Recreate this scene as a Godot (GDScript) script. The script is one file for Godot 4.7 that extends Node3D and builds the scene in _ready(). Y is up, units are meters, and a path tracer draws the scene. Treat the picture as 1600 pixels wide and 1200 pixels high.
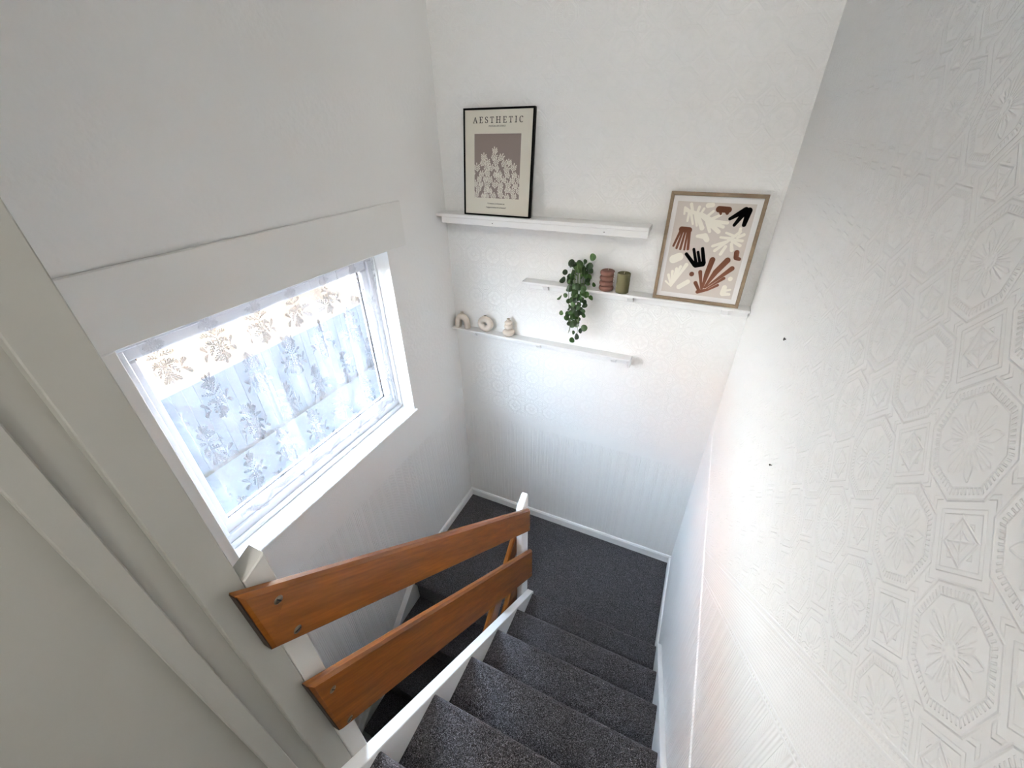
extends Node3D
# Stairwell of a house: half landing, two flights, window with lace curtain, picture ledges.
# x to the right, y up (landing floor = 0), z towards the viewer; metres.

const XR := 0.2354      # right wall
const XL := -1.2986     # left (window) wall
const ZB := -1.963      # back wall
const RISE := 0.19
const GO := 0.2157
const TOP := 4.3        # ceiling
const LOW := -1.71      # hall floor
const RAKE := 0.8809

var taken := {}
var M := {}
var rng := RandomNumberGenerator.new()

func _ready():
	rng.seed = 7
	# ---------------------------------------------------------------- camera
	var cam := Camera3D.new()
	cam.name = "camera"
	cam.position = Vector3(0, 2.5, 0)
	cam.rotation = Vector3(-0.561957896, 0.440298123, -0.0171513941)
	cam.fov = rad_to_deg(2.0 * atan(600.0 / 634.576))
	cam.near = 0.02
	cam.far = 200.0
	add_child(cam)
	cam.current = true
	# ---------------------------------------------------------------- sky and exposure
	var env := Environment.new()
	env.background_mode = Environment.BG_SKY
	var sky := Sky.new()
	var sm := ProceduralSkyMaterial.new()
	sm.sky_top_color = Color(0.80, 0.89, 0.99)
	sm.sky_horizon_color = Color(0.93, 0.97, 1.0)
	sm.ground_bottom_color = Color(0.55, 0.55, 0.53)
	sm.ground_horizon_color = Color(0.80, 0.82, 0.83)
	sm.sky_energy_multiplier = 1.0
	sm.sun_angle_max = 0.0
	sky.sky_material = sm
	env.sky = sky
	env.background_energy_multiplier = 17.0
	env.tonemap_mode = Environment.TONE_MAPPER_LINEAR
	env.tonemap_exposure = 2.4
	env.sdfgi_enabled = true
	env.ssao_enabled = true
	env.ssil_enabled = true
	var we := WorldEnvironment.new()
	we.name = "world_environment"
	we.environment = env
	add_child(we)
	# the sun stands behind the house: it lights the wall across the driveway, which lights the stairwell
	var sun := DirectionalLight3D.new()
	sun.name = "sun"
	sun.light_color = Color(1.0, 0.99, 0.975)
	sun.light_energy = 440.0
	sun.light_angular_distance = 0.5
	sun.shadow_enabled = true
	sun.sky_mode = DirectionalLight3D.SKY_MODE_LIGHT_ONLY
	add_child(sun)
	sun.look_at_from_position(Vector3(8, 8, 2), Vector3(-1.0, 0.6, 0.0))
	make_materials()
	build_shell()
	build_window()
	build_stairs()
	build_banister()
	build_shelves()
	build_pictures()
	build_ornaments()
	build_plant()
	build_outside()
	build_fill_lamp()

# ==================================================================== naming
func numbered(n: String) -> String:
	if not taken.has(n):
		taken[n] = 0
		return n
	taken[n] += 1
	return "%s_%03d" % [n, taken[n]]

func thing(called: String, label: String, category: String, at := Vector3.ZERO, turn := Vector3.ZERO, group := "") -> Node3D:
	var o := Node3D.new()
	o.name = numbered(called)
	o.position = at
	o.rotation = turn
	o.set_meta("label", label)
	o.set_meta("category", category)
	if group:
		o.set_meta("group", group)
	add_child(o)
	return o

func obj(called: String, mesh: Mesh, m: Material, parent: Node3D = null, at := Vector3.ZERO) -> MeshInstance3D:
	var o := MeshInstance3D.new()
	o.mesh = mesh
	if m:
		o.material_override = null
		for k in mesh.get_surface_count():
			if mesh is PrimitiveMesh:
				mesh.material = m
			else:
				mesh.surface_set_material(k, m)
	o.cast_shadow = GeometryInstance3D.SHADOW_CASTING_SETTING_ON
	o.position = at
	if parent:
		o.name = called
		parent.add_child(o, true)
	else:
		o.name = numbered(called)
		add_child(o)
	return o

func inst(called: String, mesh: Mesh, parent: Node3D, t: Transform3D) -> MeshInstance3D:
	var o := MeshInstance3D.new()
	o.mesh = mesh
	o.name = called
	o.transform = t
	parent.add_child(o, true)
	return o

func struct(o: Node3D, label: String, category := "") -> Node3D:
	o.set_meta("kind", "structure")
	o.set_meta("label", label)
	if category:
		o.set_meta("category", category)
	return o

# ==================================================================== mesh helpers
func begin(flat := true) -> SurfaceTool:
	var st := SurfaceTool.new()
	st.begin(Mesh.PRIMITIVE_TRIANGLES)
	st.set_smooth_group(-1 if flat else 0)
	return st

func done(st: SurfaceTool, into: ArrayMesh = null) -> ArrayMesh:
	st.generate_normals()
	return st.commit(into) if into else st.commit()

func tri(st: SurfaceTool, p: Array, uv: Array, out: Vector3):
	var order = [0, 1, 2]
	if (p[1] - p[0]).cross(p[2] - p[0]).dot(out) > 0.0:
		order = [0, 2, 1]
	for k in order:
		st.set_uv(uv[k] if uv.size() else Vector2.ZERO)
		st.add_vertex(p[k])

func quad(st: SurfaceTool, a: Vector3, b: Vector3, c: Vector3, d: Vector3, out: Vector3, uv := []):
	tri(st, [a, b, c], [uv[0], uv[1], uv[2]] if uv.size() else [], out)
	tri(st, [a, c, d], [uv[0], uv[2], uv[3]] if uv.size() else [], out)

# a box with chamfered edges
func add_box(st: SurfaceTool, lo: Vector3, hi: Vector3, b := 0.0, xf := Transform3D.IDENTITY):
	var c := (lo + hi) / 2.0
	var h := (hi - lo) / 2.0
	b = minf(b, minf(h.x, minf(h.y, h.z)) * 0.49)
	var pt = func(axis: int, s: Vector3) -> Vector3:
		var v := s * (h - Vector3.ONE * b)
		v[axis] = s[axis] * h[axis]
		return xf * (c + v)
	for axis in 3:
		var u := (axis + 1) % 3
		var w := (axis + 2) % 3
		for sg in [-1.0, 1.0]:
			var q := []
			for k in [[-1, -1], [1, -1], [1, 1], [-1, 1]]:
				var s := Vector3.ONE
				s[axis] = sg
				s[u] = k[0]
				s[w] = k[1]
				q.append(pt.call(axis, s))
			var n := Vector3.ZERO
			n[axis] = sg
			quad(st, q[0], q[1], q[2], q[3], xf.basis * n)
	if b <= 0.0:
		return
	for axis in 3:
		var u := (axis + 1) % 3
		var w := (axis + 2) % 3
		for su in [-1.0, 1.0]:
			for sw in [-1.0, 1.0]:
				var s0 := Vector3.ONE
				s0[u] = su
				s0[w] = sw
				var s1 := s0
				s0[axis] = -1.0
				s1[axis] = 1.0
				var n := Vector3.ZERO
				n[u] = su
				n[w] = sw
				quad(st, pt.call(u, s0), pt.call(u, s1), pt.call(w, s1), pt.call(w, s0), xf.basis * n)
	for sx in [-1.0, 1.0]:
		for sy in [-1.0, 1.0]:
			for sz in [-1.0, 1.0]:
				var s := Vector3(sx, sy, sz)
				tri(st, [pt.call(0, s), pt.call(1, s), pt.call(2, s)], [], xf.basis * s)

func box(lo: Vector3, hi: Vector3, b := 0.0) -> ArrayMesh:
	var st := begin()
	add_box(st, lo, hi, b)
	return done(st)

# a polygon (a, b) given in the plane across `axis`, drawn from c0 to c1; across x: (a, b) = (z, y); across z: (x, y); across y: (x, z)
func at3(axis: int, p: Vector2, c: float) -> Vector3:
	if axis == 0:
		return Vector3(c, p.y, p.x)
	if axis == 1:
		return Vector3(p.x, c, p.y)
	return Vector3(p.x, p.y, c)

func inset(poly: PackedVector2Array, d: float) -> PackedVector2Array:
	var out := PackedVector2Array()
	var n := poly.size()
	var sgn := -1.0 if Geometry2D.is_polygon_clockwise(poly) else 1.0
	for i in n:
		var e0 := (poly[i] - poly[(i + n - 1) % n]).normalized()
		var e1 := (poly[(i + 1) % n] - poly[i]).normalized()
		var n0 := Vector2(-e0.y, e0.x) * sgn
		var n1 := Vector2(-e1.y, e1.x) * sgn
		var m := (n0 + n1).normalized()
		out.append(poly[i] + m * d / maxf(0.3, m.dot(n0)))
	if Geometry2D.is_polygon_clockwise(out) != Geometry2D.is_polygon_clockwise(poly):
		return poly
	return out

func add_prism(st: SurfaceTool, poly: PackedVector2Array, axis: int, c0: float, c1: float, bevel := 0.0):
	var n := poly.size()
	# Geometry2D calls "clockwise" what is clockwise with y down
	var ccw := 0.0
	for i in n:
		ccw += poly[i].cross(poly[(i + 1) % n])
	var sg := 1.0 if ccw > 0.0 else -1.0
	var small := poly
	if bevel > 0.0:
		small = PackedVector2Array()
		for i in n:
			var e0 := (poly[i] - poly[(i + n - 1) % n]).normalized()
			var e1 := (poly[(i + 1) % n] - poly[i]).normalized()
			var n0 := Vector2(-e0.y, e0.x) * sg
			var n1 := Vector2(-e1.y, e1.x) * sg
			var m := (n0 + n1).normalized()
			small.append(poly[i] + m * bevel / maxf(0.3, m.dot(n0)))
	var lo := minf(c0, c1)
	var hi := maxf(c0, c1)
	var nax := Vector3.ZERO
	nax[axis] = 1.0
	var idx := Geometry2D.triangulate_polygon(small)
	for k in range(0, idx.size(), 3):
		var a := small[idx[k]]
		var b := small[idx[k + 1]]
		var c := small[idx[k + 2]]
		tri(st, [at3(axis, a, hi), at3(axis, b, hi), at3(axis, c, hi)], [a, b, c], nax)
		tri(st, [at3(axis, a, lo), at3(axis, b, lo), at3(axis, c, lo)], [a, b, c], -nax)
	for i in n:
		var j := (i + 1) % n
		var e := poly[j] - poly[i]
		var o2 := Vector2(e.y, -e.x) * sg
		var o := at3(axis, o2, 0.0).normalized()
		var l0 := lo + bevel
		var l1 := hi - bevel
		quad(st, at3(axis, poly[i], l0), at3(axis, poly[j], l0), at3(axis, poly[j], l1), at3(axis, poly[i], l1), o, [poly[i], poly[j], poly[j], poly[i]])
		if bevel > 0.0:
			quad(st, at3(axis, poly[i], l1), at3(axis, poly[j], l1), at3(axis, small[j], hi), at3(axis, small[i], hi), o + nax, [poly[i], poly[j], small[j], small[i]])
			quad(st, at3(axis, poly[i], l0), at3(axis, poly[j], l0), at3(axis, small[j], lo), at3(axis, small[i], lo), o - nax, [poly[i], poly[j], small[j], small[i]])

func prism(poly: PackedVector2Array, axis: int, c0: float, c1: float, bevel := 0.0) -> ArrayMesh:
	var st := begin()
	add_prism(st, poly, axis, c0, c1, bevel)
	return done(st)

func add_lathe(st: SurfaceTool, prof: PackedVector2Array, segs := 28, xf := Transform3D.IDENTITY):
	for i in prof.size() - 1:
		for k in segs:
			var a0 := TAU * k / segs
			var a1 := TAU * (k + 1) / segs
			var p0 := prof[i]
			var p1 := prof[i + 1]
			var d := p1 - p0
			var am := (a0 + a1) / 2.0
			var o := Vector3(d.y * cos(am), -d.x, d.y * sin(am))
			var A := xf * Vector3(p0.x * cos(a0), p0.y, p0.x * sin(a0))
			var B := xf * Vector3(p0.x * cos(a1), p0.y, p0.x * sin(a1))
			var C := xf * Vector3(p1.x * cos(a1), p1.y, p1.x * sin(a1))
			var D := xf * Vector3(p1.x * cos(a0), p1.y, p1.x * sin(a0))
			if p0.x > 1e-6:
				tri(st, [A, B, C], [], xf.basis * o)
			if p1.x > 1e-6:
				tri(st, [A, C, D], [], xf.basis * o)

func add_tube(st: SurfaceTool, pts: Array, radii: Array, segs := 8, closed := false):
	var n := pts.size()
	var rings := []
	var ref := Vector3(0.13, 0.31, 0.94).normalized()
	for i in n:
		var a: Vector3 = pts[(i + n - 1) % n] if closed or i > 0 else pts[i]
		var b: Vector3 = pts[(i + 1) % n] if closed or i < n - 1 else pts[i]
		var t := (b - a).normalized()
		var u := t.cross(ref).normalized()
		var w := t.cross(u).normalized()
		var ring := []
		for k in segs:
			var an := TAU * k / segs
			ring.append(pts[i] + (u * cos(an) + w * sin(an)) * radii[i])
		rings.append(ring)
	for i in (n if closed else n - 1):
		var j := (i + 1) % n
		for k in segs:
			var l := (k + 1) % segs
			var mid: Vector3 = (rings[i][k] + rings[i][l] + rings[j][k] + rings[j][l]) / 4.0
			quad(st, rings[i][k], rings[i][l], rings[j][l], rings[j][k], mid - (pts[i] + pts[j]) / 2.0)
	if not closed:
		for e in [0, n - 1]:
			var o: Vector3 = pts[0] - pts[1] if e == 0 else pts[n - 1] - pts[n - 2]
			for k in segs:
				tri(st, [pts[e], rings[e][k], rings[e][(k + 1) % segs]], [], o)

# ==================================================================== pictures computed for materials
func cap(im: Image, v: Array, col: Color, mirror := -1):
	# a tapered stroke from (v0, v1) radius v4 to (v2, v3) radius v5
	var a := Vector2(v[0], v[1])
	var b := Vector2(v[2], v[3])
	var r0: float = v[4]
	var r1: float = v[5]
	var m := maxf(r0, r1) + 1.5
	var W := im.get_width()
	var H := im.get_height()
	var ab := b - a
	var L := ab.length_squared()
	for y in range(floori(minf(a.y, b.y) - m), ceili(maxf(a.y, b.y) + m) + 1):
		for x in range(floori(minf(a.x, b.x) - m), ceili(maxf(a.x, b.x) + m) + 1):
			var p := Vector2(x, y)
			var t := clampf((p - a).dot(ab) / L, 0.0, 1.0) if L > 0.01 else 0.0
			var cov := clampf(lerpf(r0, r1, t) - p.distance_to(a + ab * t) + 0.5, 0.0, 1.0)
			if cov <= 0.0:
				continue
			var xx := x
			var yy := y
			if mirror >= 0:
				xx = posmod(x, W)
				yy = posmod(y, H)
			elif x < 0 or y < 0 or x >= W or y >= H:
				continue
			im.set_pixel(xx, yy, im.get_pixel(xx, yy).lerp(col, cov))

func ridge(d: float, w: float) -> float:
	return maxf(0.0, 1.0 - absf(d) / w)

func medallion_height() -> ImageTexture:
	var N := 384
	var im := Image.create(N, N, false, Image.FORMAT_RF)
	for j in N:
		for i in N:
			var u := (i + 0.5) / N - 0.5
			var v := (j + 0.5) / N - 0.5
			var au := absf(u)
			var av := absf(v)
			var d8 := maxf(maxf(au, av), (au + av) * 0.7071)
			var r := sqrt(u * u + v * v)
			var th := atan2(v, u)
			var h := 0.0
			# flower: long thin petals round a small centre, four broad tulips between
			var pet := absf(sin(th * 10.0))
			var reach := 0.25 + 0.05 * cos(th * 4.0)
			if r < reach and r > 0.07:
				h = maxf(h, 0.75 * smoothstep(0.35, 0.9, pet) * smoothstep(0.0, 0.04, reach - r) * smoothstep(0.07, 0.1, r))
			h = maxf(h, 0.8 * ridge(r - 0.055, 0.02) * (0.6 + 0.4 * cos(th * 8.0)))
			var t4 := fposmod(th + PI / 8.0, PI / 4.0) - PI / 8.0
			h = maxf(h, 0.6 * ridge(absf(t4) * r - 0.045 * sin(clampf((r - 0.1) / 0.2, 0.0, 1.0) * PI), 0.012) * (1.0 if r > 0.1 and r < 0.3 else 0.0))
			# octagon border: two lines with a ladder between them
			h = maxf(h, 0.8 * ridge(d8 - 0.335, 0.010))
			if d8 > 0.335 and d8 < 0.385:
				h = maxf(h, 0.7 * smoothstep(0.2, 0.7, sin(th * 62.0)))
			h = maxf(h, ridge(d8 - 0.425, 0.013))
			# beads between the octagons
			if d8 > 0.44:
				h = maxf(h, 0.8 * smoothstep(0.25, 0.75, cos((u - v if u * v < 0 else u + v) * 44.0)) * smoothstep(0.44, 0.46, d8))
			# small square with a cross in it where four octagons meet
			var su := au - 0.5
			var sv := av - 0.5
			var q := maxf(absf(su), absf(sv))
			if q < 0.135:
				h = ridge(q - 0.118, 0.014)
				h = maxf(h, 0.7 * ridge(absf(su) - absf(sv), 0.02) * (1.0 if q < 0.09 else 0.0))
				h = maxf(h, 0.5 * ridge(q - 0.06, 0.012))
			im.set_pixel(i, j, Color(h + 0.04 * rng.randf(), 0, 0))
	return ImageTexture.create_from_image(im)

func ribs_height() -> ImageTexture:
	var N := 128
	var im := Image.create(N, N, false, Image.FORMAT_RF)
	for j in N:
		for i in N:
			var u := (i + 0.5) / N
			var h := 0.0
			if u < 0.68:
				h = 0.5 + 0.5 * cos(u / 0.68 * TAU * 4.0)
			else:
				var c := absf(u - 0.84) / 0.16
				h = maxf(0.0, 1.0 - c * c) * (0.65 + 0.35 * sin((j / float(N) + u * 1.5) * TAU * 4.0))
			im.set_pixel(i, j, Color(h, 0, 0))
	return ImageTexture.create_from_image(im)

func hatch_height() -> ImageTexture:
	var N := 128
	var im := Image.create(N, N, false, Image.FORMAT_RF)
	for j in N:
		for i in N:
			var a := sin((i + j) / float(N) * TAU * 8.0)
			var b := sin((i - j) / float(N) * TAU * 8.0)
			im.set_pixel(i, j, Color(0.5 + 0.25 * maxf(a, b) + 0.25 * rng.randf(), 0, 0))
	return ImageTexture.create_from_image(im)

func plaster_height() -> NoiseTexture2D:
	var n := FastNoiseLite.new()
	n.seed = 3
	n.noise_type = FastNoiseLite.TYPE_SIMPLEX
	n.frequency = 0.03
	n.fractal_octaves = 4
	var t := NoiseTexture2D.new()
	t.width = 512
	t.height = 512
	t.seamless = true
	t.noise = n
	return t

func carpet_images() -> Array:
	var N := 512
	var a := Image.create(N, N, false, Image.FORMAT_RGB8)
	var h := Image.create(N, N, false, Image.FORMAT_RF)
	var big := FastNoiseLite.new()
	big.seed = 5
	big.frequency = 0.012
	for j in range(0, N):
		for i in range(0, N):
			var f := rng.randf()
			var w := 0.5 + 0.5 * big.get_noise_2d(i, j)
			var v := 0.19 + 0.17 * f + 0.03 * w
			if f > 0.80:
				v = 0.46 + 0.20 * rng.randf()
			elif f < 0.2:
				v = 0.08
			a.set_pixel(i, j, Color(v * 1.0, v * 0.985, v * 1.03))
			h.set_pixel(i, j, Color(f, 0, 0))
	return [ImageTexture.create_from_image(a), ImageTexture.create_from_image(h)]

func wood_image(base: Color, deep: Color, sd: int) -> ImageTexture:
	var W := 1024
	var H := 128
	var im := Image.create(W, H, false, Image.FORMAT_RGB8)
	var n := FastNoiseLite.new()
	n.seed = sd
	n.frequency = 0.02
	n.fractal_octaves = 3
	for j in H:
		for i in W:
			var g := n.get_noise_2d(i * 0.12, j * 2.2) * 0.7 + n.get_noise_2d(i * 0.5 + 400.0, j * 9.0) * 0.5
			im.set_pixel(i, j, base.lerp(deep, clampf(0.45 + 0.65 * g, 0.0, 1.0)))
	return ImageTexture.create_from_image(im)

# white lace: a sheer net with two staggered bunches of leaves in each repeat
func lace_image() -> ImageTexture:
	var W := 704
	var H := 1024
	var im := Image.create(W, H, false, Image.FORMAT_RGBA8)
	for j in H:
		for i in W:
			var net := 0.15 + (0.13 if (i + (j / 4) % 2 * 3) % 6 < 2 or j % 5 < 1 else 0.0)
			im.set_pixel(i, j, Color(1, 1, 1, net))
	var thread := Color(1, 1, 1, 0.92)
	for c in [Vector2(W * 0.25, H * 0.25), Vector2(W * 0.75, H * 0.75)]:
		for s in [-1.0, 1.0]:
			# fronds: angle from upright, start height, length
			for f in [[0.12, -40, 120], [0.55, -20, 150], [1.05, 10, 150], [1.6, 40, 140], [2.15, 60, 150], [2.7, 80, 140], [0.35, -110, 110], [0.9, -95, 90], [2.45, 150, 110], [2.95, 160, 120], [1.3, -130, 95], [1.9, 190, 100], [0.8, 110, 110]]:
				frond(im, c + Vector2(s * 6.0, f[1]), s * f[0], f[2], s, thread)
			frond(im, c + Vector2(s * 150.0, 150.0), s * 0.5, 110.0, s, thread)
			frond(im, c + Vector2(s * 150.0, 150.0), s * 1.9, 90.0, s, thread)
			cap(im, [c.x + s * 14, c.y - 190, c.x + s * 4, c.y - 220, 9, 3], thread, 1)
		cap(im, [c.x, c.y - 150, c.x, c.y - 200, 12, 4], thread, 1)
		cap(im, [c.x, c.y + 20, c.x, c.y + 210, 4, 3], thread, 1)
	return ImageTexture.create_from_image(im)

func frond(im: Image, at: Vector2, ang: float, ln: float, s: float, col: Color):
	# a leaf of paired lobes; every stroke is set off by a rim of bare net
	var bare := Color(1, 1, 1, 0.13)
	var p := at
	var steps := 5
	for k in steps:
		var a := ang + s * 0.12 * k
		var d := Vector2(sin(a), -cos(a))
		var q := p + d * ln / steps
		var w := sin((k + 1.0) / (steps + 0.6) * PI)
		for side in [-1.0, 1.0]:
			var b: float = a + side * 0.62
			var e := q + Vector2(sin(b), -cos(b)) * (9.0 + 21.0 * w)
			cap(im, [q.x, q.y, e.x, e.y, 4.0, 5.0 + 3.6 * w], bare, 1)
			cap(im, [q.x, q.y, e.x, e.y, 1.6, 2.4 + 3.2 * w], col, 1)
		cap(im, [p.x, p.y, q.x, q.y, 2.4, 2.0], col, 1)
		p = q
	cap(im, [p.x, p.y, p.x + sin(ang + s * 0.6) * 14, p.y - cos(ang + s * 0.6) * 14, 4.5, 2], col, 1)

func shapes_image() -> ImageTexture:
	var im := Image.create(480, 600, false, Image.FORMAT_RGB8)
	im.fill(Color(0.800, 0.765, 0.735))
	var cream := Color(0.915, 0.895, 0.845)
	var brown := Color(0.44, 0.28, 0.21)
	var black := Color(0.02, 0.02, 0.022)
	for v in [[54, 51, 167, 78, 10, 13], [167, 78, 233, 114, 15, 22], [87, 15, 102, 53, 10, 9], [141, 30, 135, 69, 9, 9], [172, 39, 155, 75, 8, 7], [232, 51, 198, 87, 8, 9], [283, 69, 223, 104, 8, 12], [333, 115, 254, 113, 10, 13], [314, 141, 242, 120, 10, 13], [292, 172, 228, 125, 13, 16], [237, 174, 209, 118, 10, 12], [185, 156, 147, 90, 15, 12], [149, 143, 127, 80, 7, 10], [121, 134, 94, 64, 7, 9], [83, 118, 83, 57, 7, 9], [54, 76, 51, 37, 7, 7], [51, 37, 72, 48, 7, 7], [192, 18, 220, 14, 15, 13]]:
		cap(im, v, cream)
	for v in [[167, 208, 214, 205, 10, 19], [214, 205, 232, 227, 19, 16], [42, 370, 79, 350, 28, 27], [297, 291, 424, 163, 10, 9], [277, 263, 351, 232, 9, 10], [313, 205, 381, 208, 7, 10], [341, 175, 398, 193, 7, 9], [420, 145, 418, 177, 9, 9], [449, 179, 416, 198, 10, 9], [449, 217, 400, 214, 9, 9], [443, 247, 388, 222, 10, 9], [401, 279, 389, 240, 12, 9], [338, 310, 358, 260, 10, 10]]:
		cap(im, v, cream)
	for v in [[62, 559, 137, 399, 4, 13], [62, 559, 101, 416, 4, 10], [62, 559, 77, 432, 4, 10], [62, 559, 52, 453, 4, 10], [62, 559, 30, 480, 4, 10], [62, 559, 19, 526, 4, 7], [117, 556, 170, 513, 16, 16], [439, 463, 439, 463, 15, 15], [417, 524, 415, 564, 16, 18], [417, 524, 422, 516, 13, 7], [419, 548, 456, 535, 9, 7], [416, 568, 457, 567, 16, 9]]:
		cap(im, v, cream)
	for v in [[263, 37, 322, 38, 19, 18], [275, 52, 280, 64, 9, 7], [312, 47, 318, 58, 12, 10], [57, 172, 107, 174, 18, 18], [54, 177, 24, 282, 9, 7], [68, 177, 48, 294, 7, 8], [84, 180, 74, 299, 7, 8], [99, 179, 101, 300, 7, 7], [111, 178, 124, 295, 9, 9], [274, 546, 283, 449, 7, 16], [283, 449, 297, 351, 16, 18], [288, 540, 337, 428, 6, 18], [337, 428, 391, 346, 18, 19], [296, 539, 432, 395, 4, 16], [305, 546, 398, 464, 4, 10], [308, 558, 370, 514, 6, 9]]:
		cap(im, v, brown)
	for v in [[269, 550, 238, 438, 6, 13], [257, 564, 223, 515, 10, 13], [250, 575, 307, 554, 13, 9], [435, 291, 438, 321, 16, 15], [439, 326, 461, 331, 13, 11], [185, 458, 185, 458, 16, 16]]:
		cap(im, v, brown)
	for v in [[342, 90, 421, 34, 10, 18], [377, 125, 418, 49, 10, 16], [434, 120, 442, 37, 13, 19], [198, 395, 241, 383, 18, 18], [121, 328, 190, 396, 11, 13], [163, 293, 201, 391, 9, 11], [194, 309, 224, 385, 9, 10], [218, 285, 247, 376, 11, 13]]:
		cap(im, v, black)
	return ImageTexture.create_from_image(im)

func sprigs_image() -> ImageTexture:
	var W := 420
	var H := 600
	var im := Image.create(W, H, false, Image.FORMAT_RGB8)
	im.fill(Color(0.585, 0.535, 0.51))
	var cream := Color(0.885, 0.865, 0.815)
	var r2 := RandomNumberGenerator.new()
	r2.seed = 21
	for row in 9:
		for colm in 7:
			var x := (colm + 0.5 * (row % 2) + r2.randf_range(-0.15, 0.15)) * W / 6.5
			var y := H + 6.0 - row * 52.0 + r2.randf_range(-8, 8)
			var crown := 120.0 + 170.0 * pow(absf(x / W - 0.48) * 2.0, 1.8) + 25.0 * sin(x * 0.05)
			if y - 70.0 < crown:
				continue
			sprig(im, Vector2(x, y), r2.randf_range(-0.6, 0.6), r2.randf_range(62, 82), cream)
	return ImageTexture.create_from_image(im)

func sprig(im: Image, at: Vector2, ang: float, ln: float, col: Color):
	var d := Vector2(sin(ang), -cos(ang))
	var n := Vector2(-d.y, d.x)
	cap(im, [at.x, at.y, at.x + d.x * ln * 0.7, at.y + d.y * ln * 0.7, 2.4, 2.4], col)
	cap(im, [at.x + d.x * ln * 0.58, at.y + d.y * ln * 0.58, at.x + d.x * ln, at.y + d.y * ln, 2.4, 5.0], col)
	for k in [0.06, 0.28, 0.50]:
		for s in [-1.0, 1.0]:
			var p: Vector2 = at + d * ln * k
			var e: Vector2 = p + (d * 0.80 + n * s * 0.75) * ln * 0.38
			cap(im, [p.x, p.y, e.x, e.y, 2.0, 5.0], col)

# ==================================================================== materials
func mat(c: Color, rough := 0.6, spec := 0.5) -> StandardMaterial3D:
	var m := StandardMaterial3D.new()
	m.albedo_color = c
	m.roughness = rough
	m.metallic_specular = spec
	return m

func relief(m: StandardMaterial3D, t: Texture2D, cm: float, scale: Vector3, offset := Vector3.ZERO, world := true):
	m.heightmap_enabled = true
	m.heightmap_texture = t
	m.heightmap_scale = cm
	m.uv1_triplanar = true
	m.uv1_world_triplanar = world
	m.uv1_scale = scale
	m.uv1_offset = offset

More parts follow.
